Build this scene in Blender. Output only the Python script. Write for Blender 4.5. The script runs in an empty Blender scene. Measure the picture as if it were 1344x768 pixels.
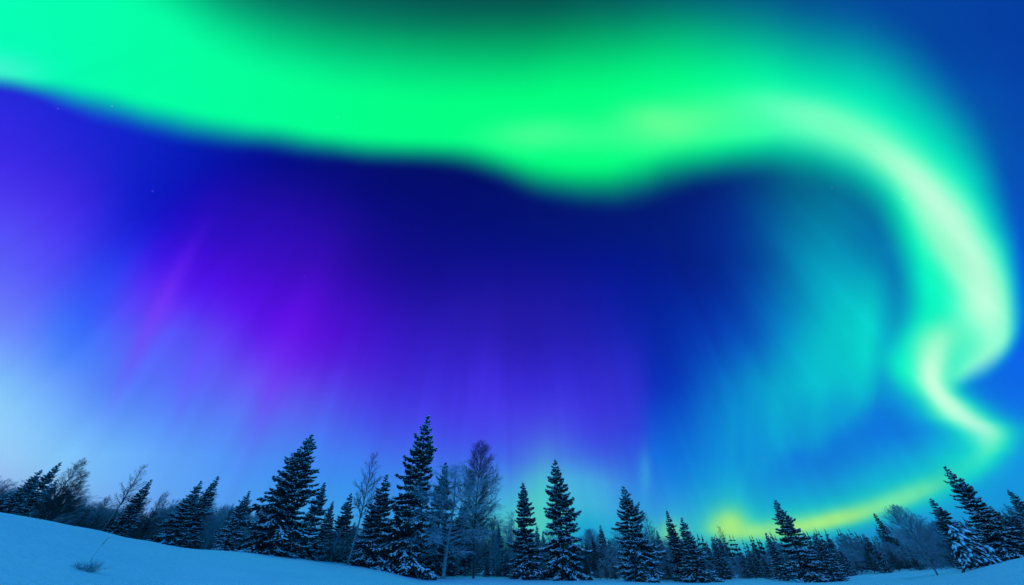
import bpy, math, random
import numpy as np
from mathutils import Vector

# ------------------------------------------------------------------ camera, sky, added fill lamp, exposure
sc = bpy.context.scene
col = sc.collection
R = math.radians
EYE = 1.5
PITCH = 40.0
FOCAL = 418.0            # focal length in units of a 1344 x 768 frame
W, H = 1344.0, 768.0

cam = bpy.data.cameras.new('camera')
cam_o = bpy.data.objects.new('camera', cam)
col.objects.link(cam_o)
cam.sensor_fit = 'HORIZONTAL'
cam.sensor_width = 36.0
cam.lens = 36.0 * FOCAL / W
cam.clip_start = 0.05
cam.clip_end = 5000
cam_o.location = (0, 0, EYE)
cam_o.rotation_euler = (R(90 + PITCH), 0, 0)
sc.camera = cam_o

sc.view_settings.view_transform = 'Standard'
sc.view_settings.look = 'None'
sc.view_settings.exposure = 0.0
sc.view_settings.gamma = 1.0
sc.view_settings.use_curve_mapping = False
sc.render.engine = 'CYCLES'
sc.cycles.use_denoising = True
sc.cycles.max_bounces = 6
sc.cycles.diffuse_bounces = 3
sc.cycles.sample_clamp_indirect = 4.0

FILL_EL, FILL_AZ = 38.0, -158.0      # soft fill lamp added high behind the camera, left, to bring out the snow
FILL_STRENGTH = 0.34
NISHITA_STRENGTH = 0.0015

fill_lamp = bpy.data.lights.new('fill_lamp', 'SUN')
fill_lamp.energy = FILL_STRENGTH
fill_lamp.angle = R(12)
fill_lamp.color = (0.38, 0.72, 1.0)
fill_lamp_o = bpy.data.objects.new('fill_lamp', fill_lamp)
col.objects.link(fill_lamp_o)
md = Vector((math.sin(R(FILL_AZ)) * math.cos(R(FILL_EL)), math.cos(R(FILL_AZ)) * math.cos(R(FILL_EL)), math.sin(R(FILL_EL))))
fill_lamp_o.rotation_euler = md.to_track_quat('Z', 'Y').to_euler()
fill_lamp_o.location = (-20, -50, 60)

world = bpy.data.worlds.new('World')
sc.world = world
world.use_nodes = True
world.cycles.sampling_method = 'MANUAL'
world.cycles.sample_map_resolution = 256
nt = world.node_tree
nt.nodes.clear()


class S:
    """a node output with arithmetic"""
    def __init__(self, s): self.s = s
    def __add__(self, o): return m('ADD', self, o)
    def __radd__(self, o): return m('ADD', o, self)
    def __sub__(self, o): return m('SUBTRACT', self, o)
    def __rsub__(self, o): return m('SUBTRACT', o, self)
    def __mul__(self, o): return m('MULTIPLY', self, o)
    def __rmul__(self, o): return m('MULTIPLY', o, self)
    def __truediv__(self, o): return m('DIVIDE', self, o)


def put(sock, v):
    if isinstance(v, S): nt.links.new(v.s, sock)
    elif isinstance(v, (tuple, list)) and len(v) == 3 and len(sock.default_value) == 4: sock.default_value = (*v, 1)
    else: sock.default_value = v


def m(op, a, b=0.0, clamp=False):
    n = nt.nodes.new('ShaderNodeMath'); n.operation = op
    put(n.inputs[0], a); put(n.inputs[1], b)
    r = S(n.outputs[0])
    return m('MINIMUM', m('MAXIMUM', r, 0.0), 1.0) if clamp else r


def vm(op, a, b=None, c_=None, scale=None):
    n = nt.nodes.new('ShaderNodeVectorMath'); n.operation = op
    put(n.inputs[0], a)
    if b is not None: put(n.inputs[1], b)
    if c_ is not None: put(n.inputs[2], c_)
    if scale is not None: put(n.inputs['Scale'], scale)
    return S(n.outputs[1] if op in ('DOT_PRODUCT', 'LENGTH', 'DISTANCE') else n.outputs[0])


def clamp01(v): return m('MINIMUM', m('MAXIMUM', v, 0.0), 1.0)


def rng(v, a, b, smooth=True, c=0.0, d=1.0):
    n = nt.nodes.new('ShaderNodeMapRange'); n.clamp = False
    n.interpolation_type = 'SMOOTHSTEP' if smooth else 'LINEAR'
    put(n.inputs[0], v); put(n.inputs[1], a); put(n.inputs[2], b); put(n.inputs[3], c); put(n.inputs[4], d)
    return S(n.outputs[0])


def mix(a, b, f):
    n = nt.nodes.new('ShaderNodeMix'); n.data_type = 'RGBA'; n.clamp_factor = True
    put(n.inputs[0], f); put(n.inputs[6], a); put(n.inputs[7], b)
    return S(n.outputs[2])


def rgb(c): return tuple(v / 255.0 for v in c)


def ramp(t, stops, interp='B_SPLINE'):
    n = nt.nodes.new('ShaderNodeValToRGB'); cr = n.color_ramp
    cr.interpolation = interp
    cr.elements[0].position = stops[0][0]; cr.elements[0].color = (*stops[0][1], 1)
    cr.elements[1].position = stops[-1][0]; cr.elements[1].color = (*stops[-1][1], 1)
    for p, c in stops[1:-1]:
        e = cr.elements.new(p); e.color = (*c, 1)
    put(n.inputs[0], t)
    return S(n.outputs[0])


def pchip(xs, ys, q):
    xs = np.asarray(xs, float); ys = np.asarray(ys, float); q = np.clip(q, xs[0], xs[-1])
    h = np.diff(xs); d = np.diff(ys) / h
    mm = np.zeros(len(xs)); mm[0] = d[0]; mm[-1] = d[-1]
    for i in range(1, len(xs) - 1):
        if d[i - 1] * d[i] > 0:
            w1 = 2 * h[i] + h[i - 1]; w2 = h[i] + 2 * h[i - 1]
            mm[i] = (w1 + w2) / (w1 / d[i - 1] + w2 / d[i])
    k = np.clip(np.searchsorted(xs, q) - 1, 0, len(xs) - 2)
    t = (q - xs[k]) / h[k]
    return ((2*t**3 - 3*t**2 + 1) * ys[k] + (t**3 - 2*t**2 + t) * h[k] * mm[k]
            + (-2*t**3 + 3*t**2) * ys[k + 1] + (t**3 - t**2) * h[k] * mm[k + 1])


# The sky is a chart on the tangent plane of the celestial sphere, centred on the direction the aurora fills
# (azimuth 0, elevation 40 degrees); 100 chart units across and down from its corner, world directions only.
tc = nt.nodes.new('ShaderNodeTexCoord')
D = S(tc.outputs['Generated'])
ca, sa = math.cos(R(40)), math.sin(R(40))
dA = vm('DOT_PRODUCT', D, (0, ca, sa))
dU = vm('DOT_PRODUCT', D, (0, -sa, ca))
dR = vm('DOT_PRODUCT', D, (1, 0, 0))
den = m('MAXIMUM', dA, 0.12)
PX = dR / den * FOCAL + 672.0
PY = 384.0 - dU / den * FOCAL
comb = nt.nodes.new('ShaderNodeCombineXYZ')
put(comb.inputs[0], PX); put(comb.inputs[1], PY)
P0 = S(comb.outputs[0])
# slow wandering of the curtains
nz = nt.nodes.new('ShaderNodeTexNoise'); nz.inputs['Scale'].default_value = 0.012; nz.inputs['Detail'].default_value = 1.0
put(nz.inputs['Vector'], P0)
WANDER = vm('SCALE', vm('SUBTRACT', S(nz.outputs['Color']), (0.5, 0.5, 0.5)), scale=7.0)

BASE = [
 (-40, [(0,(0,120,110)),(300,(0,92,88)),(500,(0,84,82)),(700,(0,76,76)),(850,(0,76,96)),(1000,(0,78,130)),(1150,(0,72,155)),(1344,(0,62,160))]),
 (60, [(0,(10,90,150)),(300,(0,92,88)),(500,(0,84,82)),(700,(0,80,76)),(850,(0,80,96)),(1000,(0,80,130)),(1150,(0,74,155)),(1344,(0,62,160))]),
 (130, [(0,(45,40,225)),(150,(20,35,205)),(300,(0,40,160)),(500,(0,30,120)),(700,(0,50,100)),(900,(0,70,110)),(1100,(0,85,150)),(1250,(0,85,170)),(1344,(0,68,168))]),
 (200, [(0,(62,42,232)),(100,(42,36,215)),(200,(16,32,195)),(300,(5,20,160)),(400,(4,12,125)),(500,(2,14,105)),(650,(2,20,95)),(850,(0,25,100)),(980,(0,70,120)),(1100,(0,100,140)),(1200,(0,110,160)),(1344,(0,76,176))]),
 (250, [(0,(75,55,240)),(100,(62,38,226)),(190,(15,28,195)),(240,(20,15,185)),(330,(30,2,160)),(420,(22,4,140)),(500,(8,8,115)),(600,(2,12,108)),(750,(2,22,105)),(900,(0,28,112)),(980,(0,55,130)),(1050,(0,105,140)),(1120,(0,112,150)),(1190,(0,100,160)),(1344,(0,80,188))]),
 (300, [(0,(85,80,250)),(100,(72,50,238)),(170,(25,35,215)),(230,(38,8,200)),(300,(46,2,188)),(400,(45,0,175)),(480,(25,5,140)),(600,(10,14,120)),(750,(4,22,118)),(880,(0,30,120)),(950,(0,42,140)),(1020,(0,95,155)),(1080,(0,138,170)),(1140,(0,110,165)),(1180,(0,105,165)),(1344,(0,85,205))]),
 (350, [(0,(90,96,250)),(80,(80,72,248)),(140,(38,65,235)),(190,(60,30,230)),(240,(76,14,232)),(300,(66,0,208)),(400,(60,0,188)),(470,(40,0,160)),(560,(22,12,140)),(700,(20,18,140)),(820,(8,24,140)),(900,(0,30,130)),(980,(0,55,150)),(1050,(0,130,175)),(1100,(0,165,190)),(1150,(0,130,180)),(1180,(0,110,175)),(1344,(0,92,225))]),
 (400, [(0,(102,118,250)),(60,(90,102,252)),(100,(50,95,245)),(150,(65,70,245)),(210,(110,55,250)),(260,(80,35,240)),(330,(86,12,230)),(400,(82,2,215)),(450,(65,5,195)),(560,(38,20,165)),(700,(35,24,160)),(800,(22,28,160)),(870,(2,35,150)),(960,(0,55,165)),(1030,(0,120,185)),(1100,(0,180,195)),(1140,(0,200,195)),(1170,(0,140,185)),(1230,(0,120,200)),(1344,(0,95,235))]),
 (450, [(0,(110,150,252)),(50,(96,128,252)),(90,(60,125,250)),(140,(75,110,250)),(190,(95,90,250)),(250,(80,85,245)),(320,(95,50,240)),(375,(98,18,234)),(430,(85,15,215)),(520,(58,25,200)),(600,(48,28,185)),(700,(42,28,175)),(790,(32,30,175)),(850,(10,38,165)),(900,(0,50,170)),(980,(0,85,190)),(1050,(0,160,200)),(1120,(0,212,200)),(1150,(0,190,195)),(1185,(0,130,190)),(1250,(0,110,210)),(1344,(0,95,232))]),
 (500, [(0,(125,190,250)),(60,(110,165,252)),(130,(82,126,250)),(200,(84,110,250)),(280,(90,96,248)),(350,(105,75,245)),(400,(95,60,235)),(480,(75,45,220)),(560,(60,40,210)),(660,(60,40,215)),(760,(50,40,205)),(835,(40,42,195)),(870,(5,45,180)),(900,(0,65,185)),(970,(0,120,200)),(1050,(0,180,205)),(1110,(0,200,205)),(1140,(0,150,205)),(1180,(0,120,210)),(1250,(0,108,220)),(1344,(0,100,230))]),
 (550, [(0,(145,208,250)),(80,(114,178,252)),(160,(90,146,248)),(250,(84,130,248)),(340,(88,116,245)),(420,(80,100,240)),(500,(68,70,230)),(600,(68,60,228)),(700,(70,65,232)),(790,(60,60,225)),(835,(46,70,220)),(870,(8,74,200)),(910,(0,100,205)),(980,(0,135,210)),(1040,(0,150,210)),(1090,(0,115,215)),(1150,(0,110,220)),(1344,(0,118,228))]),
 (600, [(0,(150,200,245)),(60,(135,200,250)),(150,(110,180,250)),(250,(90,155,248)),(350,(75,140,245)),(450,(65,125,240)),(550,(65,105,235)),(640,(60,95,232)),(700,(72,110,235)),(780,(60,105,230)),(830,(50,108,228)),(870,(10,105,220)),(940,(0,130,215)),(1000,(0,125,220)),(1060,(0,115,220)),(1150,(0,135,220)),(1220,(0,150,220)),(1344,(0,138,225))]),
 (650, [(0,(150,180,235)),(80,(130,185,240)),(180,(105,170,245)),(300,(80,155,245)),(400,(60,150,235)),(500,(55,140,235)),(620,(60,140,230)),(680,(70,180,215)),(720,(75,190,215)),(780,(70,165,225)),(860,(40,130,225)),(920,(20,145,220)),(1000,(10,150,220)),(1060,(0,150,215)),(1150,(0,165,210)),(1220,(0,160,215)),(1344,(0,145,218))]),
 (700, [(0,(150,165,225)),(100,(130,160,225)),(220,(110,150,220)),(350,(70,160,220)),(450,(60,160,215)),(550,(50,150,215)),(650,(60,190,200)),(700,(70,200,190)),(770,(10,160,205)),(850,(40,175,205)),(900,(60,190,200)),(1000,(20,170,205)),(1080,(0,160,205)),(1160,(0,140,205)),(1250,(0,138,208)),(1344,(0,130,205))]),
 (760, [(0,(140,150,215)),(220,(100,130,210)),(450,(40,120,200)),(650,(40,140,190)),(850,(20,130,190)),(1050,(0,120,190)),(1344,(0,110,190))]),
]
ys = [b[0] for b in BASE]
xq = np.linspace(0, 1344, 32)
grid = np.zeros((len(BASE), 32, 3))
for i, (y, st) in enumerate(BASE):
    for c in range(3):
        grid[i, :, c] = pchip([s[0] for s in st], [s[1][c] / 255 for s in st], xq)
yq = np.arange(-40, 765, 32.0)
fine = np.zeros((len(yq), 32, 3))
for j in range(32):
    for c in range(3):
        fine[:, j, c] = pchip(ys, grid[:, j, c], yq)
# rays: the veil colours are drawn out toward the zenith, so fold a fine azimuth ripple into the chart position
sepd = nt.nodes.new('ShaderNodeSeparateXYZ'); put(sepd.inputs[0], D)
AZ = m('ARCTAN2', S(sepd.outputs[0]), S(sepd.outputs[1]))
cz = nt.nodes.new('ShaderNodeCombineXYZ'); put(cz.inputs[0], AZ * 9.0); put(cz.inputs[1], S(sepd.outputs[2]) * 0.8)
rz = nt.nodes.new('ShaderNodeTexNoise'); rz.inputs['Scale'].default_value = 1.0; rz.inputs['Detail'].default_value = 3.0
put(rz.inputs['Vector'], S(cz.outputs[0]))
RAY = S(rz.outputs[0]) - 0.5
cz2 = nt.nodes.new('ShaderNodeCombineXYZ'); put(cz2.inputs[0], AZ * 34.0); put(cz2.inputs[1], S(sepd.outputs[2]) * 1.6)
rz2 = nt.nodes.new('ShaderNodeTexNoise'); rz2.inputs['Scale'].default_value = 1.0; rz2.inputs['Detail'].default_value = 2.0
put(rz2.inputs['Vector'], S(cz2.outputs[0]))
LOW_EL = rng(S(sepd.outputs[2]), 0.86, 0.45)            # rays show toward the horizon, melt together overhead
FINE = (S(rz2.outputs[0]) - 0.5) * LOW_EL
RAY = RAY * LOW_EL
cr_ = nt.nodes.new('ShaderNodeCombineXYZ'); put(cr_.inputs[0], RAY * 2.0); put(cr_.inputs[1], RAY * 4.0)
P = vm('MULTIPLY_ADD', vm('ADD', vm('ADD', P0, S(cr_.outputs[0])), WANDER), (1, 1, 0), (0, 0, 1))
TX = m('MULTIPLY', PX + RAY * 34.0, 1 / 1344.0, clamp=True)
YR = PY + RAY * 40.0 + FINE * 8.0
c = None
for k, y in enumerate(yq):
    row = ramp(TX, [(float(x / 1344), tuple(float(v) for v in np.clip(fine[k, j], 0, 1))) for j, x in enumerate(xq)])
    c = row if c is None else mix(c, row, rng(YR, float(yq[k - 1]), float(y), smooth=False))


def curve(v, pts, lo, hi, x0=-400.0, x1=1800.0):
    """smooth function of v through pts, as a float curve"""
    n = nt.nodes.new('ShaderNodeFloatCurve')
    cm = n.mapping.curves[0]
    pp = [((x - x0) / (x1 - x0), (y - lo) / (hi - lo)) for x, y in pts]
    cm.points[0].location = pp[0]; cm.points[1].location = pp[-1]
    for p in pp[1:-1]: cm.points.new(*p)
    for p in cm.points: p.handle_type = 'AUTO_CLAMPED'
    n.mapping.update()
    put(n.inputs['Value'], (v - x0) * (1 / (x1 - x0)))
    return S(n.outputs[0]) * (hi - lo) + lo


def expn(d2, k=-1.0):
    return m('POWER', 2.71828 ** k, d2)


def madd(a, b, c_):
    n = nt.nodes.new('ShaderNodeMath'); n.operation = 'MULTIPLY_ADD'
    put(n.inputs[0], a); put(n.inputs[1], b); put(n.inputs[2], c_)
    return S(n.outputs[0])


def streak(c, x0, y0, x1, y1, w, colour, strength, end=0.62):
    """one soft elongated glow from (x0, y0) to (x1, y1), half width w"""
    L = math.hypot(x1 - x0, y1 - y0); ux, uy = (x1 - x0) / L, (y1 - y0) / L
    mx, my, l = (x0 + x1) / 2, (y0 + y1) / 2, max(L * end, w)
    u = vm('DOT_PRODUCT', P, (ux / l, uy / l, -(mx*ux + my*uy) / l))
    v = vm('DOT_PRODUCT', P, (-uy / w, ux / w, (mx*uy - my*ux) / w))
    return mix(c, rgb(colour), expn(madd(u, u, v * v)) * strength)


def glow(d, w_in, w_out):
    """profile across a ribbon: d < 0 falls off over w_in, d > 0 over w_out (numbers or nodes)"""
    a_ = m('MAXIMUM', d, 0.0) / w_out; b_ = m('MINIMUM', d, 0.0) / w_in
    return expn(madd(a_, a_, b_ * b_))


sx = nt.nodes.new('ShaderNodeSeparateXYZ'); put(sx.inputs[0], P)
X, Y = S(sx.outputs[0]), S(sx.outputs[1])

# the great green band: sharp lower border, soft upper one
low = curve(X, [(-400,60),(-150,92),(0,110),(60,124),(125,144),(190,161),(270,177),(350,189),(430,200),(500,207),(560,209),(605,212),(640,222),(690,240),(740,252),(790,256),(840,248),(880,235),(930,224),(990,214),(1040,209),(1090,209),(1150,215),(1800,240)], 0, 1000)
soft = curve(X, [(-400,16),(0,15),(150,30),(350,26),(560,24),(650,30),(760,34),(860,42),(960,34),(1050,36),(1800,40)], 0, 300)
band = rng((Y - low) / soft, 0.85, -1.25)
up = curve(X, [(-400,-400),(-100,-260),(0,-150),(120,-90),(220,-30),(300,16),(400,46),(500,60),(650,66),(800,54),(900,46),(1000,54),(1080,70),(1140,88),(1200,120),(1800,400)], -400, 1000)
upw = curve(X, [(-400,80),(300,74),(650,76),(1000,76),(1150,74),(1800,80)], 0, 300)
band = band * rng((Y - up) / upw, -1.15, 1.0)
# the loop it turns into on the right, in polar form about the loop's eye
LX, LY = X - 1090.0, Y - 400.0
TH = m('ARCTAN2', LX, LY * -1.0) * 57.29578
RR = m('SQRT', madd(LX, LX, LY * LY))
T0, T1 = -60.0, 150.0
inner = curve(TH, [(-60,200),(-25,190),(-3,182),(12,172),(24,156),(36,136),(48,122),(66,112),(90,107),(114,106),(150,108)], 0, 500, T0, T1)
insoft = curve(TH, [(-60,38),(-3,38),(22,38),(45,30),(70,24),(100,24),(150,28)], 0, 500, T0, T1)
outer = curve(TH, [(-60,420),(-20,352),(0,336),(9,328),(20,310),(32,287),(46,268),(60,252),(72,247),(84,245),(95,246),(103,247),(112,242),(150,220)], 0, 500, T0, T1)
outsoft = curve(TH, [(-60,90),(0,84),(20,76),(32,60),(46,44),(60,32),(72,22),(84,18),(104,16),(150,16)], 0, 500, T0, T1)
loop = rng((RR - inner) / insoft, -1.0, 1.15) * rng((RR - outer) / outsoft, 1.0, -1.1)
endth = curve(RR, [(0,138),(100,138),(150,136),(175,130),(190,124),(205,117),(225,110),(245,103),(262,95),(500,70)], 0, 200, 0, 500)
loop = loop * rng(TH - endth, 8.0, -8.0) * rng(TH, -120.0, -80.0)
body = madd(loop - band, rng(X, 1000.0, 1110.0), band)
bandcol = ramp(clamp01(X * (1 / 1344.0)), [(0, rgb((0,255,180))), (0.1, rgb((0,255,172))), (0.25, rgb((0,255,150))), (0.38, rgb((0,255,132))), (0.55, rgb((0,255,122))), (0.66, rgb((0,252,130))), (0.74, rgb((0,255,160))), (0.84, rgb((0,255,190))), (0.93, rgb((0,242,190))), (1, rgb((0,240,205)))])
b = bandcol
b = streak(b, -60, 88, 50, 94, 26, (70,246,208), 0.85)
b = streak(b, 640, 178, 770, 178, 26, (84,255,150), 0.75)
b = streak(b, 800, 176, 980, 150, 36, (92,255,150), 0.9)
b = streak(b, 700, 228, 820, 232, 24, (0,255,120), 0.5)
core = curve(TH, [(-60,285),(-30,276),(-10,246),(8,224),(25,207),(42,194),(60,190),(75,196),(88,203),(100,206),(150,206)], 0, 500, T0, T1)
dcore = RR - core
wide = rng(TH, -40.0, 0.0)
b = mix(b, rgb((116,255,190)), glow(dcore, 44.0, 38.0) * wide * 0.95)
corew = curve(TH, [(-60,14),(0,16),(20,20),(40,24),(60,30),(80,30),(100,33),(150,33)], 0, 100, T0, T1)
b = mix(b, rgb((196,255,224)), glow(dcore, corew, corew) * rng(TH, -5.0, 48.0) * 0.95)
b = streak(b, 1214, 284, 1272, 362, 20, (146,255,204), 0.7)
b = streak(b, 830, 150, 905, 168, 18, (112,255,150), 0.5)
b = streak(b, 930, 168, 1010, 172, 16, (70,255,160), 0.4)
b = streak(b, 1010, 138, 1120, 162, 16, (130,255,196), 0.4)
b = streak(b, 1150, 250, 1195, 320, 16, (0,250,165), 0.4)
b = streak(b, 1225, 462, 1300, 445, 32, (140,255,200), 0.85)
# soft magenta rays in the violet veil
c = streak(c, 246, 335, 168, 490, 12, (132,60,250), 0.40)
c = streak(c, 372, 470, 336, 560, 11, (116,60,248), 0.15)
c = streak(c, 270, 440, 236, 540, 10, (108,84,250), 0.25)
c = streak(c, 408, 385, 338, 565, 20, (122,34,242), 0.22)
c = streak(c, 300, 390, 245, 510, 18, (105,55,245), 0.22)
c = streak(c, 170, 340, 95, 450, 22, (40,85,246), 0.30)
c = streak(c, 640, 470, 628, 600, 20, (78,50,236), 0.25)
# pale pillar at the veil's right edge, low green glow behind the trees
c = mix(c, rgb((60,46,212)), rng(X, 868.0, 828.0) * rng(X, 680.0, 830.0) * rng(Y, 390.0, 510.0) * rng(Y, 650.0, 550.0) * 0.42)
c = streak(c, 846, 596, 847, 644, 8, (75,195,222), 0.38)
c = streak(c, 716, 610, 704, 730, 30, (80,215,190), 0.62)
c = streak(c, 772, 620, 786, 690, 28, (66,195,215), 0.38)
c = streak(c, 650, 700, 705, 712, 24, (110,225,170), 0.5)
c = streak(c, 768, 690, 782, 720, 16, (0,150,205), 0.6)
# teal inner curtain: bright knot and ragged lower fringe
c = streak(c, 1112, 400, 1096, 530, 36, (0,196,198), 0.4)
c = streak(c, 1142, 400, 1130, 512, 17, (0,232,205), 0.6)
c = streak(c, 1020, 500, 1024, 590, 14, (0,186,208), 0.35)
c = streak(c, 1075, 480, 1072, 570, 14, (0,205,205), 0.3)
yb = curve(X, [(800,640),(900,625),(940,618),(965,612),(1000,598),(1040,578),(1080,566),(1115,545),(1140,515),(1160,450),(1200,380)], 300, 700, 800, 1200)
cw = nt.nodes.new('ShaderNodeCombineXYZ'); put(cw.inputs[0], X * 0.045); put(cw.inputs[1], Y * 0.004)
nw = nt.nodes.new('ShaderNodeTexNoise'); nw.inputs['Scale'].default_value = 1.0; nw.inputs['Detail'].default_value = 3.0
put(nw.inputs['Vector'], S(cw.outputs[0]))
WISP = S(nw.outputs[0]) - 0.5
dyb = PY + WISP * 70.0 - yb
c = mix(c, rgb((0,186,207)), glow(dyb, 100.0, 22.0) * rng(X, 890.0, 1010.0) * rng(X, 1186.0, 1120.0) * (WISP * 0.7 + 0.32))
c = mix(c, rgb((0,112,212)), glow(dyb - 52.0, 26.0, 60.0) * rng(X, 900.0, 1010.0) * rng(X, 1200.0, 1090.0) * 0.4)
c = streak(c, 962, 540, 964, 610, 11, (0,165,212), 0.35)
c = mix(c, b, body)
# the loop's tail: wide teal glow, the bright S, then the arc low over the forest
sx_ = curve(Y, [(300,1240),(400,1240),(430,1236),(460,1227),(495,1223),(512,1228),(530,1242),(548,1262),(562,1284),(574,1294),(586,1295),(600,1286),(620,1268),(640,1244),(660,1220),(800,1100)], 1000, 1400, 200, 800)
ds = X - sx_
sw = curve(Y, [(200,32),(440,32),(480,28),(510,25),(535,30),(555,34),(570,30),(600,22),(800,20)], 0, 100, 200, 800)
c = mix(c, rgb((0,234,194)), glow(ds, 56.0, sw * 1.7) * rng(Y, 400.0, 470.0) * rng(Y, 690.0, 600.0) * 0.85)
c = mix(c, rgb((110,248,190)), glow(ds, sw, sw) * rng(Y, 405.0, 450.0) * rng(Y, 655.0, 570.0))
sw2 = sw * 0.62
c = mix(c, rgb((200,255,222)), glow(ds, sw2, sw2) * rng(Y, 410.0, 500.0) * rng(Y, 596.0, 556.0) * 0.92)
ay = curve(X, [(600,704),(860,702),(900,698),(940,695),(985,698),(1040,694),(1090,685),(1140,671),(1190,654),(1235,635),(1280,610),(1344,560)], 400, 800, 500, 1400)
dy = Y - ay
c = mix(c, rgb((0,196,205)), glow(dy, 52.0, 22.0) * rng(X, 880.0, 1000.0) * rng(X, 1330.0, 1230.0) * 0.72)
c = mix(c, rgb((110,230,160)), glow(dy, 20.0, 13.0) * rng(X, 900.0, 960.0) * rng(X, 1290.0, 1200.0) * 0.85)
c = mix(c, rgb((180,247,112)), glow(dy, 10.0, 9.0) * rng(X, 915.0, 960.0) * rng(X, 1220.0, 1060.0) * 0.8)
c = streak(c, 940, 668, 975, 664, 40, (40,205,195), 0.4)
c = streak(c, 940, 688, 974, 688, 23, (178,246,112), 0.85)
c = streak(c, 1002, 699, 1036, 695, 13, (96,222,160), 0.4)
c = streak(c, 1150, 668, 1200, 648, 11, (120,242,176), 0.4)
c = streak(c, 1076, 688, 1120, 678, 10, (176,246,124), 0.35)
c = streak(c, 868, 702, 892, 704, 17, (160,236,120), 0.6)

c = S(vm('SCALE', c, scale=FINE * 0.07 + RAY * 0.07 + 1.0).s)
g = nt.nodes.new('ShaderNodeGamma'); put(g.inputs[0], c); g.inputs[1].default_value = 2.2
front = S(g.outputs[0])
# a few faint stars
vo = nt.nodes.new('ShaderNodeTexVoronoi'); vo.feature = 'F1'; vo.inputs['Scale'].default_value = 26.0
put(vo.inputs['Vector'], D)
sr = nt.nodes.new('ShaderNodeSeparateColor'); put(sr.inputs[0], S(vo.outputs['Color']))
star = rng(S(vo.outputs['Distance']), 0.030, 0.010) * rng(S(sr.outputs[0]), 0.35, 1.0) * 0.34
front = S(vm('ADD', front, vm('SCALE', (0.55, 0.8, 1.0), scale=star)).s)
# unseen sky behind the camera: made bright blue to tint the snow
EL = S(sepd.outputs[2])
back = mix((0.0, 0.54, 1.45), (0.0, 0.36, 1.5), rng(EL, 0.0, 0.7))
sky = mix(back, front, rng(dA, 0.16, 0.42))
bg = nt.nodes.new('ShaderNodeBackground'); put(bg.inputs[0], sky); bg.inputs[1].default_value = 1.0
ns = nt.nodes.new('ShaderNodeTexSky'); ns.sky_type = 'NISHITA'; ns.sun_disc = False
ns.sun_elevation = R(FILL_EL); ns.sun_rotation = R(FILL_AZ)
bg2 = nt.nodes.new('ShaderNodeBackground'); nt.links.new(ns.outputs[0], bg2.inputs[0]); bg2.inputs[1].default_value = NISHITA_STRENGTH
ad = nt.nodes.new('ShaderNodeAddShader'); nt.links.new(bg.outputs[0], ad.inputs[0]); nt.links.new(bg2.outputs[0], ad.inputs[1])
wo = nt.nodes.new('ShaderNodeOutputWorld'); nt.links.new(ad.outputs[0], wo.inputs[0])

# ------------------------------------------------------------------ materials
def mat(name, c1, c2, scale=3.0, rough=0.9, bump=0.0, bscale=30.0, spec=0.2):
    mt = bpy.data.materials.new(name); mt.use_nodes = True
    t = mt.node_tree; p = t.nodes['Principled BSDF']
    p.inputs['Roughness'].default_value = rough
    p.inputs['Specular IOR Level'].default_value = spec
    co = t.nodes.new('ShaderNodeTexCoord')
    n = t.nodes.new('ShaderNodeTexNoise'); n.inputs['Scale'].default_value = scale; n.inputs['Detail'].default_value = 4
    t.links.new(co.outputs['Object'], n.inputs['Vector'])
    r = t.nodes.new('ShaderNodeValToRGB')
    r.color_ramp.elements[0].position = 0.3; r.color_ramp.elements[1].position = 0.7
    r.color_ramp.elements[0].color = (*c1, 1); r.color_ramp.elements[1].color = (*c2, 1)
    t.links.new(n.outputs[0], r.inputs[0]); t.links.new(r.outputs[0], p.inputs['Base Color'])
    if bump:
        n2 = t.nodes.new('ShaderNodeTexNoise'); n2.inputs['Scale'].default_value = bscale; n2.inputs['Detail'].default_value = 6
        t.links.new(co.outputs['Object'], n2.inputs['Vector'])
        b = t.nodes.new('ShaderNodeBump'); b.inputs['Strength'].default_value = bump; b.inputs['Distance'].default_value = 0.05
        t.links.new(n2.outputs[0], b.inputs['Height']); t.links.new(b.outputs[0], p.inputs['Normal'])
    return mt

M_SNOWFIELD = mat('snow_field', (0.55, 0.74, 0.85), (0.64, 0.80, 0.88), 0.35, 0.7, 0.9, 5.0)
M_SNOW = mat('bough_snow', (0.74, 0.80, 0.86), (0.82, 0.86, 0.9), 4.0, 0.75)
M_NEEDLE = mat('spruce_needles', (0.008, 0.015, 0.012), (0.020, 0.034, 0.025), 2.0, 0.8)
M_BARK = mat('bark', (0.03, 0.025, 0.02), (0.08, 0.065, 0.055), 8.0, 0.9, 0.6, 40)
M_BIRCH = mat('frosted_bark', (0.10, 0.10, 0.10), (0.34, 0.35, 0.36), 9.0, 0.85, 0.4, 40)
M_TWIG = mat('dark_twigs', (0.03, 0.027, 0.025), (0.07, 0.065, 0.06), 3.0, 0.9)
M_FROST = mat('frosted_twigs', (0.16, 0.18, 0.20), (0.42, 0.46, 0.50), 2.5, 0.85)
M_RIME = mat('rimed_twigs', (0.28, 0.31, 0.34), (0.6, 0.64, 0.68), 2.5, 0.85)

# ------------------------------------------------------------------ terrain
AZ_T = [-75, -53, -47, -43, -38, -33, -27, -22, -17, -12, -5, 2, 12, 30, 36, 40.5, 45.2, 48, 51, 56, 75]
D_T  = [ 26,  28,  29,  30,  32,  35,  37,  39,  40,  42, 43, 44, 44, 44,  46,  50,  30,  26, 26, 26, 30]
H_T  = [3.6, 3.1, 2.7, 2.35, 2.0, 1.9, 1.6, 1.2, .82, .12, -.05, -.18, -.22, -.05, .05, .35, .75, 1.14, 1.5, 2.0, 2.4]


def interp(xs, ys_, q): return np.interp(q, xs, ys_)


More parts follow.
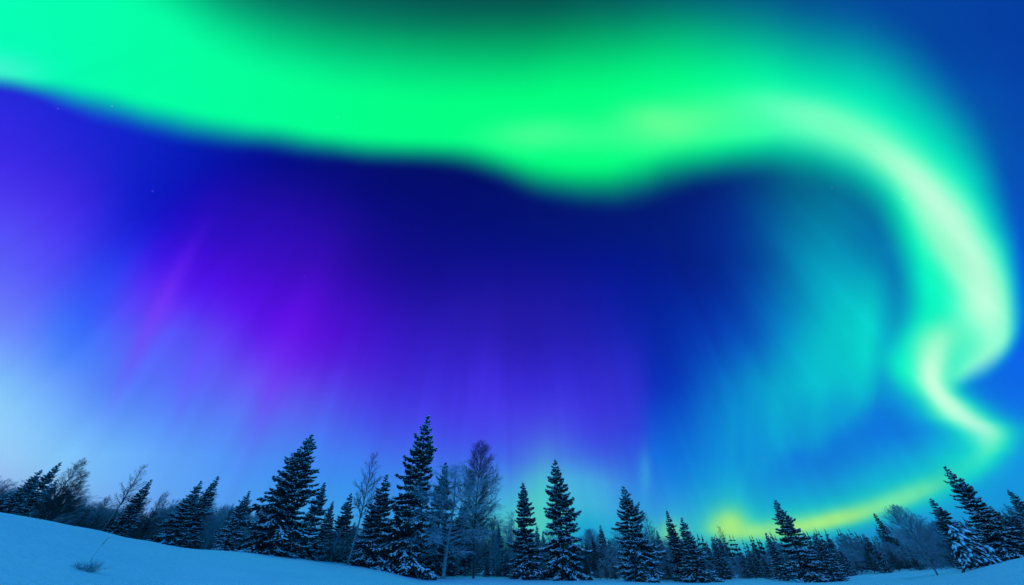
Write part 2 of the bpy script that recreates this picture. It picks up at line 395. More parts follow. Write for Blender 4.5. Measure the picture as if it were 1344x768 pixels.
def smooth_tab(xs, ys_):
    g_ = np.arange(-180, 180.01, 0.5)
    v = np.interp(g_, [-180, -120] + xs + [120, 180], [30, 30] + ys_ + [30, 30]) if ys_ is D_T else \
        np.interp(g_, [-180, -120] + xs + [120, 180], [0, 0.5] + ys_ + [0.5, 0])
    k = np.exp(-np.linspace(-2, 2, 9) ** 2); k /= k.sum()
    return g_, np.convolve(np.pad(v, 4, mode='wrap'), k, mode='valid')


GA, GD = smooth_tab(AZ_T, D_T)
_, GH = smooth_tab(AZ_T, H_T)
rs0 = np.random.RandomState(5)
WAVES = [(rs0.uniform(0.05, 0.5), rs0.uniform(0, 2 * math.pi), rs0.uniform(0, 2 * math.pi)) for _ in range(14)]

RIPPLES = [(rs0.uniform(1.1, 3.2), rs0.uniform(.7, 1.5), rs0.uniform(0, 6.28)) for _ in range(7)]


def ground_h(x, y):
    x = np.asarray(x, float); y = np.asarray(y, float)
    az = np.degrees(np.arctan2(x, y)); d = np.hypot(x, y)
    dd = np.interp(az, GA, GD); hh = np.interp(az, GA, GH)
    t = np.clip(d / dd, 0, 1)
    s = t * t * (3 - 2 * t) * 0.45 + t * 0.55
    fall = np.clip((d - dd - 30) / 300, 0, 1)
    h = hh * s * (1 - fall) - 2.0 * fall
    w = sum(0.016 / (0.3 + f) * np.sin(x * f * math.cos(a) + y * f * math.sin(a) + p) for f, a, p in WAVES)
    rip = sum(0.010 / f * np.sin(x * f * math.cos(a) + y * f * math.sin(a) + p + 1.3 * np.sin(.31 * x - .22 * y + p)) for f, a, p in RIPPLES)
    return h + (w + rip) * np.clip(d / 6, 0, 1)


def mesh_obj(name, verts, faces, mats, parent=None, fmat=None, smooth=False):
    me = bpy.data.meshes.new(name)
    me.from_pydata([tuple(v) for v in verts], [], faces)
    for mm_ in (mats if isinstance(mats, list) else [mats]): me.materials.append(mm_)
    if fmat is not None: me.polygons.foreach_set('material_index', np.asarray(fmat, np.int32))
    if smooth: me.polygons.foreach_set('use_smooth', np.ones(len(faces), bool))
    me.update()
    o = bpy.data.objects.new(name, me); col.objects.link(o)
    if parent: o.parent = parent
    return o


def terrain():
    rr = [0.0] + list(np.geomspace(0.6, 70, 110)) + list(np.geomspace(75, 1500, 26))
    azs = np.concatenate([np.arange(-62, 62.01, 0.5), np.arange(66, 297.9, 4.0)])
    n = len(azs)
    V = [(0, 0, 0)]; F = []
    for r in rr[1:]:
        a = np.radians(azs)
        x = r * np.sin(a); y = r * np.cos(a); z = ground_h(x, y)
        V += list(zip(x, y, z))
    for j in range(n): F.append((0, 1 + (j + 1) % n, 1 + j))
    for i in range(len(rr) - 2):
        for j in range(n):
            a0 = 1 + i * n + j; b0 = 1 + i * n + (j + 1) % n
            F.append((a0, b0, b0 + n, a0 + n))
    o = mesh_obj('snow_ground', V, F, M_SNOWFIELD, smooth=True)
    o['kind'] = 'structure'
    return o


terrain()

# ------------------------------------------------------------------ where things stand
CA, SA = math.cos(R(PITCH)), math.sin(R(PITCH))


def project(x, y, z):
    z = z - EYE
    f = y * CA + z * SA; u = -y * SA + z * CA
    return 672 + FOCAL * x / f, 384 - FOCAL * u / f


def spot(px, d):
    """ground point d metres away whose image falls in column px"""
    a = math.atan2(px - 672, 560)
    for _ in range(30):
        x, y = d * math.sin(a), d * math.cos(a)
        z = float(ground_h(x, y))
        a += (px - project(x, y, z)[0]) * 0.0008
    return Vector((x, y, z))


def height_for(p, py):
    """height of a vertical tree at p whose tip reaches row py"""
    lo, hi = 0.2, 40.0
    for _ in range(40):
        mid = (lo + hi) / 2
        if project(p.x, p.y, p.z + mid)[1] > py: lo = mid
        else: hi = mid
    return lo


# ------------------------------------------------------------------ tree builders
class Geo:
    def __init__(self): self.v = []; self.f = []; self.n = 0; self.mi = []
    def add(self, verts, faces, mi=0):
        k = self.n
        self.v += [tuple(v) for v in verts]; self.n += len(verts)
        self.f += [tuple(i + k for i in f) for f in faces]; self.mi += [mi] * len(faces)
    def tube(self, pts, rad, sides=5, mi=0):
        pts = [Vector(p) for p in pts]; rings = []
        for i, p in enumerate(pts):
            t = (pts[min(i + 1, len(pts) - 1)] - pts[max(i - 1, 0)]).normalized()
            a = t.orthogonal().normalized(); b = t.cross(a)
            rings.append([p + (a * math.cos(2*math.pi*k/sides) + b * math.sin(2*math.pi*k/sides)) * rad[i] for k in range(sides)])
        F = []
        for i in range(len(pts) - 1):
            for k in range(sides):
                F.append((i*sides + k, i*sides + (k+1) % sides, (i+1)*sides + (k+1) % sides, (i+1)*sides + k))
        F.append(tuple(range((len(pts)-1)*sides, len(pts)*sides)))
        self.add([v for r_ in rings for v in r_], F, mi)
    def blade(self, p, d, l, w, up, mi=0):
        """a needle-covered twig: two crossed leaf-shaped faces"""
        d = d.normalized(); s = d.cross(up)
        if s.length < 1e-3: s = d.orthogonal()
        s.normalize(); n = s.cross(d)
        a, b = p, p + d * l
        mdl = p + d * l * 0.42
        self.add([a, mdl + s*w, b, mdl - s*w], [(0, 1, 2, 3)], mi)
        self.add([a, mdl + n*w*.8, b, mdl - n*w*.8], [(0, 1, 2, 3)], mi)
    def lump(self, p, d, l, w, h, rnd, mi=0):
        """a cushion of snow lying along d"""
        d = Vector((d.x, d.y, d.z)).normalized(); s = d.cross(Vector((0, 0, 1)))
        if s.length < 1e-3: s = Vector((1, 0, 0))
        s.normalize(); u = s.cross(d)
        ring = []
        for k in range(6):
            a = math.pi * k / 3 + rnd.uniform(-.25, .25); q = rnd.uniform(.7, 1.2)
            ring.append(p + d * math.cos(a) * l * q + s * math.sin(a) * w * q + u * rnd.uniform(-.02, .02))
        top = p + u * h + d * rnd.uniform(-.2, .2) * l; bot = p - u * h * .35
        F = [(k, (k+1) % 6, 6) for k in range(6)] + [((k+1) % 6, k, 7) for k in range(6)]
        self.add(ring + [top, bot], F, mi)
    def obj(self, name, mats, parent=None, smooth=False):
        return mesh_obj(name, self.v, self.f, mats, parent, self.mi, smooth)


def spruce_geo(seed, h=10.0, rad=2.1, snow=0.6, whorls=30, dens=1.0, taper=0.9, sparse=0.0, skirt=0.06):
    rnd = random.Random(seed)
    trunk, crown, sn = Geo(), Geo(), Geo()
    bendx, bendy = rnd.uniform(-.12, .12), rnd.uniform(-.12, .12)
    def axis(z):
        t = z / h
        return Vector((bendx * math.sin(t*3.1), bendy * math.sin(t*2.6), z))
    zs = [h * t for t in (0, .04, .15, .35, .6, .8, .95, 1.0)]
    trunk.tube([axis(z) for z in zs], [0.017*h*(1 - .95*z/h) + .006 for z in zs], 7)
    UP = Vector((0, 0, 1))
    # leader shoot
    for k in range(7):
        z = h * (0.955 + 0.045 * k / 6)
        for q in range(4):
            a = rnd.uniform(0, 6.28)
            crown.blade(axis(z), Vector((math.cos(a)*.6, math.sin(a)*.6, 1.0)), .10 + .08*rnd.random(), .025, UP)
    for i in range(whorls):
        t = skirt + (0.985 - skirt) * (i / (whorls - 1)) ** 0.92
        if t < .7 and rnd.random() < sparse: continue
        z0 = h * t
        prof = (1 - t) ** taper
        prof *= 1 - 0.15 * max(0, (0.12 - t) / 0.12)
        nb = int(round(5 + 5 * prof + rnd.uniform(-.5, 1)))
        tw = .35 + .65 * min(1.0, (1 - t) / .3)              # shoots shorten toward the tip
        a0 = rnd.uniform(0, 6.28)
        lvl = rnd.uniform(.72, 1.16); lop = rnd.uniform(0, 6.28)
        for k in range(nb):
            a = a0 + 6.283 * k / nb + rnd.uniform(-.25, .25)
            L = (rad * prof * lvl + .10) * rnd.uniform(.66, 1.15)
            L *= 1 + .14 * math.cos(a - lop)                      # each tier a little lopsided
            if rnd.random() < .07: L *= 1.25
            if rnd.random() < .07: continue
            out = Vector((math.cos(a), math.sin(a), 0)); side = Vector((-math.sin(a), math.cos(a), 0))
            zb = z0 + rnd.uniform(-.12, .12)
            rise = 0.75 * (t - .35) + rnd.uniform(-.1, .1)          # top boughs climb, low ones hang
            sag = -0.45 * (1 - t) - .15 * rnd.random(); tip = 0.25 * (1 - t) + .12
            def pt(s):
                return axis(zb) + out * L * s * (1 - .06*s) + UP * L * (rise*s + sag*s*s + tip*s**4)
            segs = [pt(s) for s in (0, .35, .7, 1)]
            crown.tube(segs, [.022*L + .006, .016*L + .005, .009*L + .004, .003], 3, 1)
            nt_ = max(3, int((4 + 5.0 * L) * dens))
            for j in range(nt_):
                s = .12 + .88 * (j + rnd.random()*.7) / nt_
                p = pt(s); dd = (pt(min(1, s + .05)) - pt(s - .05)).normalized()
                tl = (.28 * L * (1 - s) ** .7 + .19 * tw) * rnd.uniform(.7, 1.2)
                for sg in (-1, 1):
                    v = dd * rnd.uniform(.5, .9) + side * sg * rnd.uniform(.55, 1.0) + UP * rnd.uniform(-.42, .02)
                    v.normalize()
                    nsub = 2 if tl > .34 else 1
                    for q in range(nsub):
                        b0 = p + v * tl * q * .5
                        crown.blade(b0, v + UP * rnd.uniform(-.15, .1) + side * rnd.uniform(-.2, .2), tl / nsub * 1.25, (.055 + .05*rnd.random()) * tw, UP)
                    if rnd.random() < .5:      # hanging twig under the bough
                        crown.blade(p + v*tl*.4, v*.5 - UP*rnd.uniform(.4, 1.0), tl*.6, .05, side)
                    for q in (rnd.uniform(.15, .5), rnd.uniform(.5, .95)):
                        if rnd.random() < snow * (.25 + .5 * s):
                            sn.lump(p + v*tl*q + UP*.035, v, rnd.uniform(.07, .19) * tw, rnd.uniform(.035, .085) * tw, rnd.uniform(.025, .06), rnd)
                if rnd.random() < snow * .75 * (0.25 + s):
                    sn.lump(p + UP*.045, dd, rnd.uniform(.09, .22) * tw, rnd.uniform(.045, .10) * tw, rnd.uniform(.035, .08), rnd)
            crown.blade(pt(.94), (pt(1) - pt(.9)), (.14 + .05*L) * tw + .03, .05 * tw, UP)
            if rnd.random() < snow:
                sn.lump(pt(.97) + UP*.04, pt(1) - pt(.9), .12 * tw, .07 * tw, .05, rnd)
    return trunk, crown, sn


def bare_geo(seed, h=10.0, spread=0.5, first=0.25, n1=22, fine=1.0, up=0.9, shape='fan', thick=1.0, droop=0.0, lean=0.03):
    """leafless tree: trunk, then two orders of branches and fine twigs"""
    rnd = random.Random(seed)
    trunk, br = Geo(), Geo()
    UP = Vector((0, 0, 1))
    bx, by = rnd.uniform(-1, 1) * lean * h, rnd.uniform(-1, 1) * lean * h
    ph = rnd.uniform(0, 6)
    def ax(t): return Vector((bx*t*t + .012*h*math.sin(5*t + ph), by*t*t + .012*h*math.cos(4*t + ph), h*t))
    ts = [i / 9 for i in range(10)]
    trunk.tube([ax(t) for t in ts], [(.0125*h*(1 - t)**.8 + .008) * thick for t in ts], 6)
    def limb(p, d, L, r, order):
        pts = [p]; q = p.copy(); dv = d.copy(); nseg = (5, 3, 2)[order - 1]; jit = (.10, .14, .18)[order - 1]
        for k in range(nseg):
            dv = (dv + Vector((rnd.uniform(-jit, jit), rnd.uniform(-jit, jit), rnd.uniform(-jit, jit) + .03*up - droop*.2*(k + 1)))).normalized()
            q = q + dv * L / nseg; pts.append(q.copy())
        br.tube(pts, [max(.006 * thick, r * (1 - .85*k/nseg)) for k in range(nseg + 1)], 3)
        if order >= 3: return
        nb = int((5 + 4.2 * L) * fine) if order == 1 else max(3, int((2 + 7 * L) * fine))
        for k in range(nb):
            s = .15 + .85 * (k + rnd.random()) / nb; i = min(nseg - 1, int(s * nseg)); f = min(1.0, s * nseg - i)
            b0 = pts[i].lerp(pts[i + 1], f); dd = (pts[i + 1] - pts[i]).normalized()
            perp = dd.cross(Vector((rnd.uniform(-1, 1), rnd.uniform(-1, 1), rnd.uniform(-1, 1)))).normalized()
            v = (dd * .8 + perp * rnd.uniform(.45, .75) + UP * .1 * up).normalized()
            limb(b0, v, L * rnd.uniform(.26, .42) * (1.2 - .75*s) + .10, r * .5, order + 1)
    for k in range(n1):
        t = first + (1 - first) * ((k + rnd.random()*.8) / n1) ** .9 * .97
        a = k * 2.4 + rnd.uniform(-.5, .5)
        u = (t - first) / (1 - first)
        if shape == 'fan': L = h * spread * (.55 + .45*(1 - u)) * rnd.uniform(.6, 1.1) * (1 - .55*u)
        elif shape == 'egg': L = h * spread * (math.sin(math.pi * min(1, .18 + .8*u)) ** .8 + .06) * rnd.uniform(.75, 1.1)
        else: L = h * spread * rnd.uniform(.8, 1.05) * (1.0 - .72*u)
        el = {'fan': .50 + .60*u, 'egg': .42 + .6*u, 'ball': .05 + 1.2*u}[shape] * up + rnd.uniform(-.15, .15)
        v = Vector((math.cos(a)*math.cos(el), math.sin(a)*math.cos(el), math.sin(el)))
        if shape == 'ball':                     # reach the shell of a round crown
            o_ = ax(t) - Vector((0, 0, .54*h)); b_ = o_.dot(v)
            L = max(.3, (-b_ + math.sqrt(max(0.0, b_*b_ - o_.dot(o_) + (.44*h)**2))) * rnd.uniform(.75, .98))
        limb(ax(t), v, max(.25, L), max(.010, .0052*h*(1 - u) + .006) * thick, 1)
    return trunk, br


def set_props(o, label, cat, group=None):
    o['label'] = label; o['category'] = cat
    if group: o['group'] = group


SPRUCE, BARE = {}, {}


def spruce_meshes(kind):
    if kind not in SPRUCE:
        kw = dict(
            broad_a=dict(seed=11, rad=2.9, snow=.85, whorls=27, taper=.92),
            broad_b=dict(seed=12, rad=3.5, snow=.9, whorls=26, taper=.86),
            broad_c=dict(seed=21, rad=3.2, snow=.9, whorls=25, taper=.84),
            tall_a=dict(seed=13, rad=2.7, snow=.85, whorls=29, taper=.95),
            tall_b=dict(seed=14, rad=2.5, snow=.65, whorls=28, taper=.88),
            tall_c=dict(seed=22, rad=2.8, snow=.8, whorls=27, taper=.9, sparse=.06),
            slim_a=dict(seed=15, rad=2.05, snow=.7, whorls=29, taper=.82),
            slim_b=dict(seed=16, rad=1.7, snow=.4, whorls=30, taper=.9),
            slim_c=dict(seed=23, rad=1.95, snow=.6, whorls=30, taper=.84, sparse=.05),
            heavy=dict(seed=17, rad=3.9, snow=1.15, whorls=25, taper=.8),
            snag=dict(seed=18, rad=1.3, snow=0, whorls=24, taper=.7, sparse=.4, dens=.5, skirt=.3),
        )[kind]
        a, b_, s_ = spruce_geo(**kw)
        tr = a.obj('trunk', M_BARK); cr = b_.obj('crown', [M_NEEDLE, M_BARK]); sn = s_.obj('snow', M_SNOW, smooth=True)
        SPRUCE[kind] = [o.data for o in (tr, cr, sn)]
        for o in (tr, cr, sn): bpy.data.objects.remove(o)
    return SPRUCE[kind]


def bare_meshes(kind):
    if kind not in BARE:
        kw, bm, tm = dict(
            birch=(dict(seed=31, spread=.27, first=.36, n1=34, up=1.0, shape='fan', fine=.9, thick=.8, lean=.015), M_BIRCH, M_TWIG),
            fan=(dict(seed=32, spread=.42, first=.14, n1=46, up=1.0, shape='fan', fine=1.25, thick=.9, lean=.02), M_BARK, M_TWIG),
            fan_b=(dict(seed=38, spread=.38, first=.12, n1=46, up=.95, shape='fan', fine=1.3, thick=.9, lean=.02), M_BARK, M_TWIG),
            larch=(dict(seed=33, spread=.21, first=.22, n1=104, up=.85, shape='egg', fine=1.1, thick=.8, lean=.0), M_BARK, M_TWIG),
            frosty=(dict(seed=34, spread=.36, first=.14, n1=46, up=.7, shape='egg', fine=1.0, thick=1.0, droop=.22, lean=.01), M_BIRCH, M_FROST),
            round=(dict(seed=35, spread=.5, first=.1, n1=64, up=1.0, shape='ball', fine=1.2, thick=1.1, lean=.0), M_BIRCH, M_FROST),
            shrub=(dict(seed=36, h=10, spread=.6, first=.02, n1=34, up=.95, shape='fan', fine=.7, thick=1.6), M_TWIG, M_TWIG),
            shrub_frost=(dict(seed=37, h=10, spread=.6, first=.02, n1=34, up=.9, shape='fan', fine=.8, thick=1.6), M_FROST, M_FROST),
        )[kind]
        t_, b_ = bare_geo(**kw)
        tr = t_.obj('trunk', bm); br = b_.obj('branches', tm)
        BARE[kind] = [o.data for o in (tr, br)]
        for o in (tr, br): bpy.data.objects.remove(o)
    return BARE[kind]


def plant(name, meshes, part_names, p, h, width, rz, label, cat, group=None, tilt=(0, 0), sink=.05):
    r = bpy.data.objects.new(name, None); col.objects.link(r)
    r.empty_display_size = .3
    r.location = (p.x, p.y, p.z - sink)
    r.scale = (h/10*width, h/10*width, (h + sink)/10)
    r.rotation_euler = (tilt[0], tilt[1], rz)
    set_props(r, label, cat, group)
    part = None
    for pn, me in zip(part_names, meshes):
        if not len(me.vertices): continue
        o = bpy.data.objects.new(pn, me); col.objects.link(o)
        o.parent = part if pn == 'snow' else r
        part = o
    return r


rnd = random.Random(77)


def spruce(kind, bx, ty, d, label, width=1.0, rz=None, group=None, tilt=(0, 0), name='spruce_tree', sink=.05):
    p = spot(bx, d); h = height_for(p, ty)
    return plant(name, spruce_meshes(kind), ('trunk', 'crown', 'snow'), p, h, width * 1.12, rnd.uniform(0, 6.28) if rz is None else rz,
                 label, 'spruce', group, tilt, sink)


def bare(kind, bx, ty, d, label, width=1.0, rz=None, group=None, tilt=(0, 0), name='bare_tree', cat='bare tree', sink=.05):
    p = spot(bx, d); h = height_for(p, ty)
    return plant(name, bare_meshes(kind), ('trunk', 'branches'), p, h, width, rnd.uniform(0, 6.28) if rz is None else rz,
                 label, cat, group, tilt, sink)


# ------------------------------------------------------------------ the front row, left to right
spruce('tall_b', 2, 617, 31, 'dark spruce at the left edge, shorter than the spruce beside it', 1.1)
spruce('slim_c', 18, 607, 32, 'leaning dark spruce just left of the two bare fan-shaped trees', 1.0)
bare('fan', 44, 608, 34, 'bare fan-shaped tree, left one of the pair above the snowy slope', 1.35)
bare('fan_b', 60, 622, 33.5, 'bare dark-trunked tree, right one of the fan-shaped pair on the slope', 1.35)
spruce('slim_b', 96, 664, 36, 'small dark spruce between the bare fan-shaped trees and the lone birch', 1.0)
bare('birch', 128, 612, 37, 'tall thin bare birch rising alone on the left beside a dark slim spruce', 1.25)
spruce('slim_b', 150, 630, 36, 'slim almost snowless dark spruce right of the thin birch on the slope', 1.25)
bare('frosty', 112, 655, 38.5, 'low wide frosted tree at the foot of the thin lone birch', 1.5)
bare('fan', 180, 650, 40, 'small bare tree just right of the slim dark spruce on the slope', 1.2)
bare('frosty', 200, 664, 39.5, 'rounded frosted tree on the left flank of the twin spruces', 1.5)
spruce('tall_a', 218, 632, 38, 'frosty spruce, left one of the twin spruces on the left slope', 1.1)
spruce('slim_a', 238, 626, 38.5, 'taller slim-topped spruce, right one of the twin spruces on the left slope', 1.1)
bare('shrub_frost', 268, 668, 39, 'frosty feathery shrub between the twin spruces and the low snowy spruce', 1.0, name='frosted_shrub', cat='shrub')
spruce('broad_a', 292, 645, 36, 'low wide snowy spruce tucked against the left side of the big leaning spruce', 1.0)
spruce('broad_b', 349, 571, 37, 'big broad spruce with layered snowy boughs, second in height to the pointed tallest one', 1.0, rz=1.0)
spruce('tall_c', 393, 634, 40, 'medium dark spruce close to the right side of the big broad spruce', 1.0)
spruce('slim_c', 413, 658, 43, 'small slim spruce before the gap left of the tall birch', 1.0)
spruce('tall_b', 436, 648, 47, 'dim spruce directly behind the trunk of the tall bare birch', 1.1)
bare('birch', 455, 598, 40.5, 'tall bare birch with pale trunk foot between two spruces, left of the tallest spruce', 1.15, rz=2.2)
spruce('tall_a', 481, 624, 42, 'snowy spruce on the left flank of the tallest spruce', 1.1)
spruce('broad_a', 527, 547, 41, 'tallest spruce of all, pointed and snow-laden, left of centre', .85, rz=.4)
spruce('tall_c', 566, 608, 47, 'dim spruce peeking out behind the right side of the tallest spruce', .95)
bare('frosty', 584, 610, 41, 'frosted bare tree with pale trunk and spreading drooping white branches', 1.5, rz=.7)
bare('larch', 621, 582, 43, 'leafless larch with egg-shaped crown and dark trunk left of centre', 1.0)
bare('shrub_frost', 650, 690, 48, 'frosty shrub between the leafless larch and the narrow dark spruce', .5, name='frosted_shrub', cat='shrub')
spruce('slim_c', 688, 634, 44.5, 'narrow dark spruce standing upright at the centre of the treeline', 1.15)
spruce('broad_c', 741, 604, 44.5, 'stout full spruce right of the narrow central spruce, snow on every tier', .92, rz=2.5)
spruce('slim_b', 784, 702, 60, 'tiny far spruce in the gap right of the stout central spruce', 1.2)
spruce('slim_a', 797, 690, 58, 'small far spruce, pointed, directly left of the snow-whitened spruce', 1.1)
spruce('heavy', 843, 639, 43.5, 'heavily snow-whitened conical spruce, widest of the centre right trees', .88, rz=.9)
bare('birch', 866, 676, 50, 'thin bare tree showing behind the right shoulder of the snow-whitened spruce', 1.2)
spruce('slim_b', 877, 697, 52, 'small dark spruce between the snow-whitened spruce and the joined pair', 1.2)
spruce('slim_b', 899, 671, 46.5, 'slim left spire of the joined pair of spruces under the yellow glow', 1.1)
spruce('tall_a', 918, 680, 45, 'broader right spruce of the joined pair under the yellow glow', 1.2)
spruce('tall_b', 952, 705, 49, 'low frosted spruce under the brightest yellow patch of the aurora', 1.2)
bare('birch', 966, 692, 50, 'thin bare tree whose twigs stand against the brightest yellow glow', 1.1)
spruce('tall_c', 1066, 657, 42.5, 'thick ragged spruce rising above the yellow arc, right of centre', 1.1, rz=4.0)
spruce('slim_a', 1030, 700, 46, 'small spruce at the left foot of the thick ragged spruce', 1.2)
spruce('heavy', 1098, 701, 43, 'low snow-covered spruce at the right foot of the thick ragged spruce', 1.0)
spruce('snag', 1194, 674, 66, 'half-dead leaning spruce with few boughs above the distant dark wood', 1.2, tilt=(0, -.06))
bare('round', 1232, 662, 36, 'round-crowned frosted bare tree at the left of the right-hand spruces', .9)
spruce('broad_a', 1334, 613, 31, 'large dark spruce leaning inward beside the frosted round tree on the right', .9, rz=5.2)
spruce('tall_b', 1285, 655, 35, 'smaller dim spruce half hidden behind the large right-hand spruce', 1.2)
spruce('broad_b', 1392, 643, 31, 'last spruce on the right, cut by the edge of the picture', .8)
spruce('slim_a', 1352, 665, 34, 'slim spruce filling the gap between the last two right-hand spruces', 1.2)

# ------------------------------------------------------------------ snow-bowed sapling clump on the right
def bowed_sapling():
    p = spot(1296, 27.5)
    r = bpy.data.objects.new('bowed_sapling', None); col.objects.link(r); r.location = (p.x, p.y, p.z - .05); r.scale = (.82, .82, .82)
    set_props(r, 'small forked spruce sapling bowed under thick snow at the right edge of the clearing', 'sapling')
    q = random.Random(9)
    st, cr, sn = Geo(), Geo(), Geo()
    UP = Vector((0, 0, 1))
    for (dx, dy, hh, bend) in ((-.15, 0, 2.1, -.35), (.12, .1, 1.9, .2), (-.35, .2, 1.2, -.5), (.35, -.1, 1.0, .5)):
        pts = []
        for k in range(9):
            t = k / 8
            pts.append(Vector((dx + bend*t*t*hh*.45, dy + .1*math.sin(3*t), hh*(t - .18*t**4))))
        st.tube(pts, [.035*(1 - .8*k/8) + .006 for k in range(9)], 5)
        for k in range(2, 9):
            for j in range(6):
                a = q.uniform(0, 6.28); L = (1.05 - k/9) * .62 * q.uniform(.6, 1.1) + .12
                o = Vector((math.cos(a), math.sin(a), 0)); s = Vector((-o.y, o.x, 0))
                P_ = [pts[k] + o*L*u - UP*L*(.35*u + .45*u*u) for u in (0, .33, .66, 1)]
                cr.tube(P_, [.012, .009, .007, .004], 3, 1)
                for i in range(int(6 + 8*L)):
                    u = q.random(); i0 = min(2, int(u*3)); b0 = P_[i0].lerp(P_[i0+1], u*3 - i0)
                    dd = (P_[i0+1] - P_[i0]).normalized()
                    cr.blade(b0, dd + s*q.choice((-1, 1))*q.uniform(.4, .9) - UP*q.uniform(0, .4), q.uniform(.12, .26), .035, UP)
                    if q.random() < .4:
                        sn.lump(b0 + UP*.03, dd, q.uniform(.08, .17), q.uniform(.05, .1), q.uniform(.03, .07), q)
    st.obj('stem', M_BIRCH, r); sn.obj('snow', M_SNOW, cr.obj('crown', [M_NEEDLE, M_BARK], r), smooth=True)


bowed_sapling()


# ------------------------------------------------------------------ low plants poking through the snow on the left
def ray_ground(px, py):
    v = Vector(((px - 672) / FOCAL, 0, 0)); uu = (384 - py) / FOCAL
    d = Vector((v.x, CA - uu*SA, SA + uu*CA)).normalized()
    t = 2.0
    while t < 80 and EYE + d.z*t > float(ground_h(d.x*t, d.y*t)): t += .02
    return Vector((d.x*t, d.y*t, float(ground_h(d.x*t, d.y*t))))


def low_bush():
    p = ray_ground(112, 749)
    q = random.Random(4); g_ = Geo()
    for k in range(130):
        a = q.uniform(0, 6.28); el = q.uniform(.15, 1.4); L = q.uniform(.18, .5)
        d = Vector((math.cos(a)*math.cos(el), math.sin(a)*math.cos(el), math.sin(el)*.8))
        b0 = Vector((q.uniform(-.28, .28), q.uniform(-.15, .15), -.04))
        e1 = b0 + d*L*.5; e2 = e1 + (d + Vector((q.uniform(-.4, .4), q.uniform(-.4, .4), .1))).normalized()*L*.5
        g_.tube([b0, e1, e2], [.005, .004, .0025], 3)
        for i in range(2):
            g_.tube([e1, e1 + (d + Vector((q.uniform(-1, 1), q.uniform(-1, 1), q.uniform(-.2, .6)))).normalized()*L*.35], [.004, .002], 3)
    o = g_.obj('twiggy_bush', M_FROST); o.location = p; o.scale = (.85, .85, .7)
    set_props(o, 'low frosted twiggy bush poking out of the open snow at lower left', 'bush')
    p2 = ray_ground(117, 738)
    g2 = Geo()
    g2.tube([(0, 0, -.05), (.02, 0, .2), (.05, .01, .42), (.11, .01, .62)], [.004, .0035, .003, .002], 4)
    for k in range(9):
        z = .42 + .02*k
        g2.tube([(.05 + .006*k, 0, z), (.05 + .006*k + q.uniform(-.06, .09), q.uniform(-.05, .05), z + .05)], [.004, .0025], 3)
    o2 = g2.obj('dry_stalk', M_TWIG); o2.location = p2
    set_props(o2, 'single dry grass stalk standing in the snow behind the twiggy bush', 'stalk')


low_bush()


# ------------------------------------------------------------------ the forest behind: individual trees, one mesh each
def far_mesh(name, kind, is_spruce):
    src = spruce_meshes(kind) if is_spruce else bare_meshes(kind)
    g_ = []
    V, F, MI, mats = [], [], [], []
    for me in src:
        k = len(V); off = len(mats)
        V += [tuple(v.co) for v in me.vertices]
        F += [tuple(i + k for i in p.vertices) for p in me.polygons]
        MI += [p.material_index + off for p in me.polygons]
        mats += list(me.materials)
    o = mesh_obj(name, V, F, mats, None, MI)
    me = o.data; bpy.data.objects.remove(o)
    return me


FAR_S = [far_mesh('forest_spruce', k, True) for k in ('tall_b', 'slim_a', 'slim_c', 'tall_c', 'tall_a')]
FAR_B = [far_mesh('forest_bare_tree', k, False) for k in ('fan', 'fan_b', 'frosty', 'shrub_frost', 'frosty', 'round')]
CANOPY = [(-200,630),(0,632),(60,640),(120,654),(200,655),(260,654),(330,666),(400,676),(450,674),(520,678),(600,662),(640,674),(700,688),(760,698),(820,694),(870,697),(930,710),(1000,714),(1080,708),(1130,702),(1180,696),(1230,690),(1290,685),(1344,672),(1600,660)]
BACK_D = lambda a: float(np.interp(a, GA, GD))


def front_distance(px):
    return float(np.interp(px, [-100, 0, 150, 350, 550, 700, 1000, 1080, 1150, 1230, 1290, 1400], [31, 33, 38, 41, 46, 49, 49, 50, 55, 56, 34, 33]))


fr = random.Random(2024)
n_s = n_b = 0
for row, (dd, step) in enumerate(((2, 22), (7, 20), (15, 20), (28, 19))):
    px = -60 + fr.uniform(0, 10)
    while px < 1420:
        d = front_distance(px) + dd + fr.uniform(-1.5, 4)
        top = float(np.interp(px, *zip(*CANOPY))) + fr.uniform(-6, 22) + (8 if row == 0 else 0)
        p = spot(px, d); h = max(1.6, height_for(p, top))
        leafy = fr.random() < (.55 if 250 < px < 1120 else .38)
        if row == 0: leafy = fr.random() < .3
        me = fr.choice(FAR_S) if leafy else fr.choice(FAR_B)
        o = bpy.data.objects.new('forest_spruce' if leafy else 'forest_bare_tree', me); col.objects.link(o)
        o.location = (p.x, p.y, p.z - .08)
        wd = fr.uniform(.9, 1.4) * (1.15 if h < 5 else 1.0)
        o.scale = (h/10*wd, h/10*wd, h/10); o.rotation_euler = (0, 0, fr.uniform(0, 6.28))
        if leafy: set_props(o, 'dim spruce in the crowded forest behind the front row of trees', 'forest spruce', 'spruces crowded behind the front row')
        else: set_props(o, 'dim leafless tree in the crowded forest behind the front row of trees', 'forest tree', 'leafless trees crowded behind the front row')
        px += step * fr.uniform(.6, 1.4)


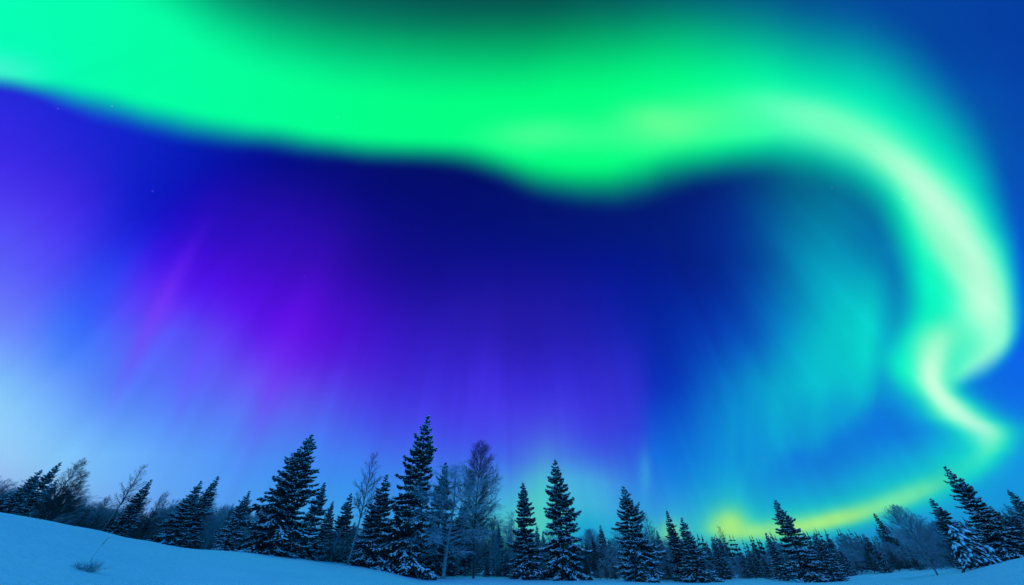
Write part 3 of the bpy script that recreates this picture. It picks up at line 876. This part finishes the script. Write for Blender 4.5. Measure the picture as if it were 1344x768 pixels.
# scrub along the foot of the forest
ur = random.Random(61)
SCRUB = [far_mesh('scrub', 'shrub', False), far_mesh('frosted_scrub', 'shrub_frost', False)]
YOUNG = far_mesh('young_spruce', 'tall_b', True)
px = -50
while px < 1400:
    for back in (0.4, 4.0):
        d = front_distance(px) + back + ur.uniform(-.5, 2.5)
        p = spot(px + ur.uniform(-4, 4), d)
        k = ur.random()
        h = ur.uniform(.9, 1.9)
        if k < .3: me, nm = YOUNG, 'young_spruce'; h *= 1.2
        elif k < .8: me, nm = SCRUB[0], 'bare_shrub'
        else: me, nm = SCRUB[1], 'frosted_shrub'
        o = bpy.data.objects.new(nm, me); col.objects.link(o)
        o.location = (p.x, p.y, p.z - .06); wd = ur.uniform(1.0, 1.6)
        o.scale = (h/10*wd, h/10*wd, h/10); o.rotation_euler = (0, 0, ur.uniform(0, 6.28))
        if nm == 'young_spruce': set_props(o, 'small young spruce in the scrub at the foot of the forest', 'young spruce', 'young spruces in the scrub')
        elif nm == 'bare_shrub': set_props(o, 'dark leafless shrub in the scrub at the foot of the forest', 'shrub', 'dark shrubs at the foot of the forest')
        else: set_props(o, 'pale frosted shrub in the scrub at the foot of the forest', 'shrub', 'frosted shrubs at the foot of the forest')
    px += 13 * ur.uniform(.7, 1.3)


# far wood closing the view: one dark mass
def far_wood():
    q = random.Random(8); g_ = Geo()
    for k in range(900):
        a = R(q.uniform(-62, 62)); base = front_distance(672 + 560*math.tan(max(-1.1, min(1.1, a))))
        d = base + q.uniform(36, 70)
        x, y = d*math.sin(a), d*math.cos(a); z = float(ground_h(x, y)) - .3
        h = q.uniform(2.6, 5.0) * d/75; w = h * q.uniform(.14, .24)
        g_.tube([(x, y, z), (x, y, z + h*.9)], [.06, .03], 3, 1)
        n = 7
        for i in range(n):
            t = .08 + .9*i/n
            for j in range(6):
                b = q.uniform(0, 6.28); L = w*(1 - t)*q.uniform(.6, 1.2) + .1
                v = Vector((math.cos(b), math.sin(b), q.uniform(-.5, .2)))
                g_.blade(Vector((x, y, z + h*t)), v, L*1.3, .28*L + .08, Vector((0, 0, 1)))
        g_.blade(Vector((x, y, z + h*.85)), Vector((0, 0, 1)), h*.17, .1, Vector((1, 0, 0)))
    o = g_.obj('far_wood', [M_NEEDLE, M_BARK])
    o['kind'] = 'stuff'
    o['label'] = 'dark far wood closing the view behind the forest'; o['category'] = 'wood'


far_wood()


# ------------------------------------------------------------------ cold air over the clearing
def haze_box():
    me = bpy.data.meshes.new('haze')
    x0, x1, y0, y1, z0, z1 = -1700, 1700, -1700, 1700, -6.0, 19.0
    V = [(x, y, z) for z in (z0, z1) for x, y in ((x0, y0), (x1, y0), (x1, y1), (x0, y1))]
    me.from_pydata(V, [], [(0, 3, 2, 1), (4, 5, 6, 7), (0, 1, 5, 4), (1, 2, 6, 5), (2, 3, 7, 6), (3, 0, 4, 7)])
    mt = bpy.data.materials.new('haze'); mt.use_nodes = True
    t = mt.node_tree; t.nodes.clear()
    v = t.nodes.new('ShaderNodeVolumePrincipled'); o_ = t.nodes.new('ShaderNodeOutputMaterial')
    v.inputs['Color'].default_value = (0.85, 0.92, 1.0, 1); v.inputs['Density'].default_value = HAZE
    t.links.new(v.outputs[0], o_.inputs['Volume'])
    me.materials.append(mt)
    o = bpy.data.objects.new('haze', me); col.objects.link(o); o['kind'] = 'stuff'
    o['label'] = 'thin cold haze lying over the clearing and forest'; o['category'] = 'haze'


HAZE = 0.0004
if HAZE: haze_box()
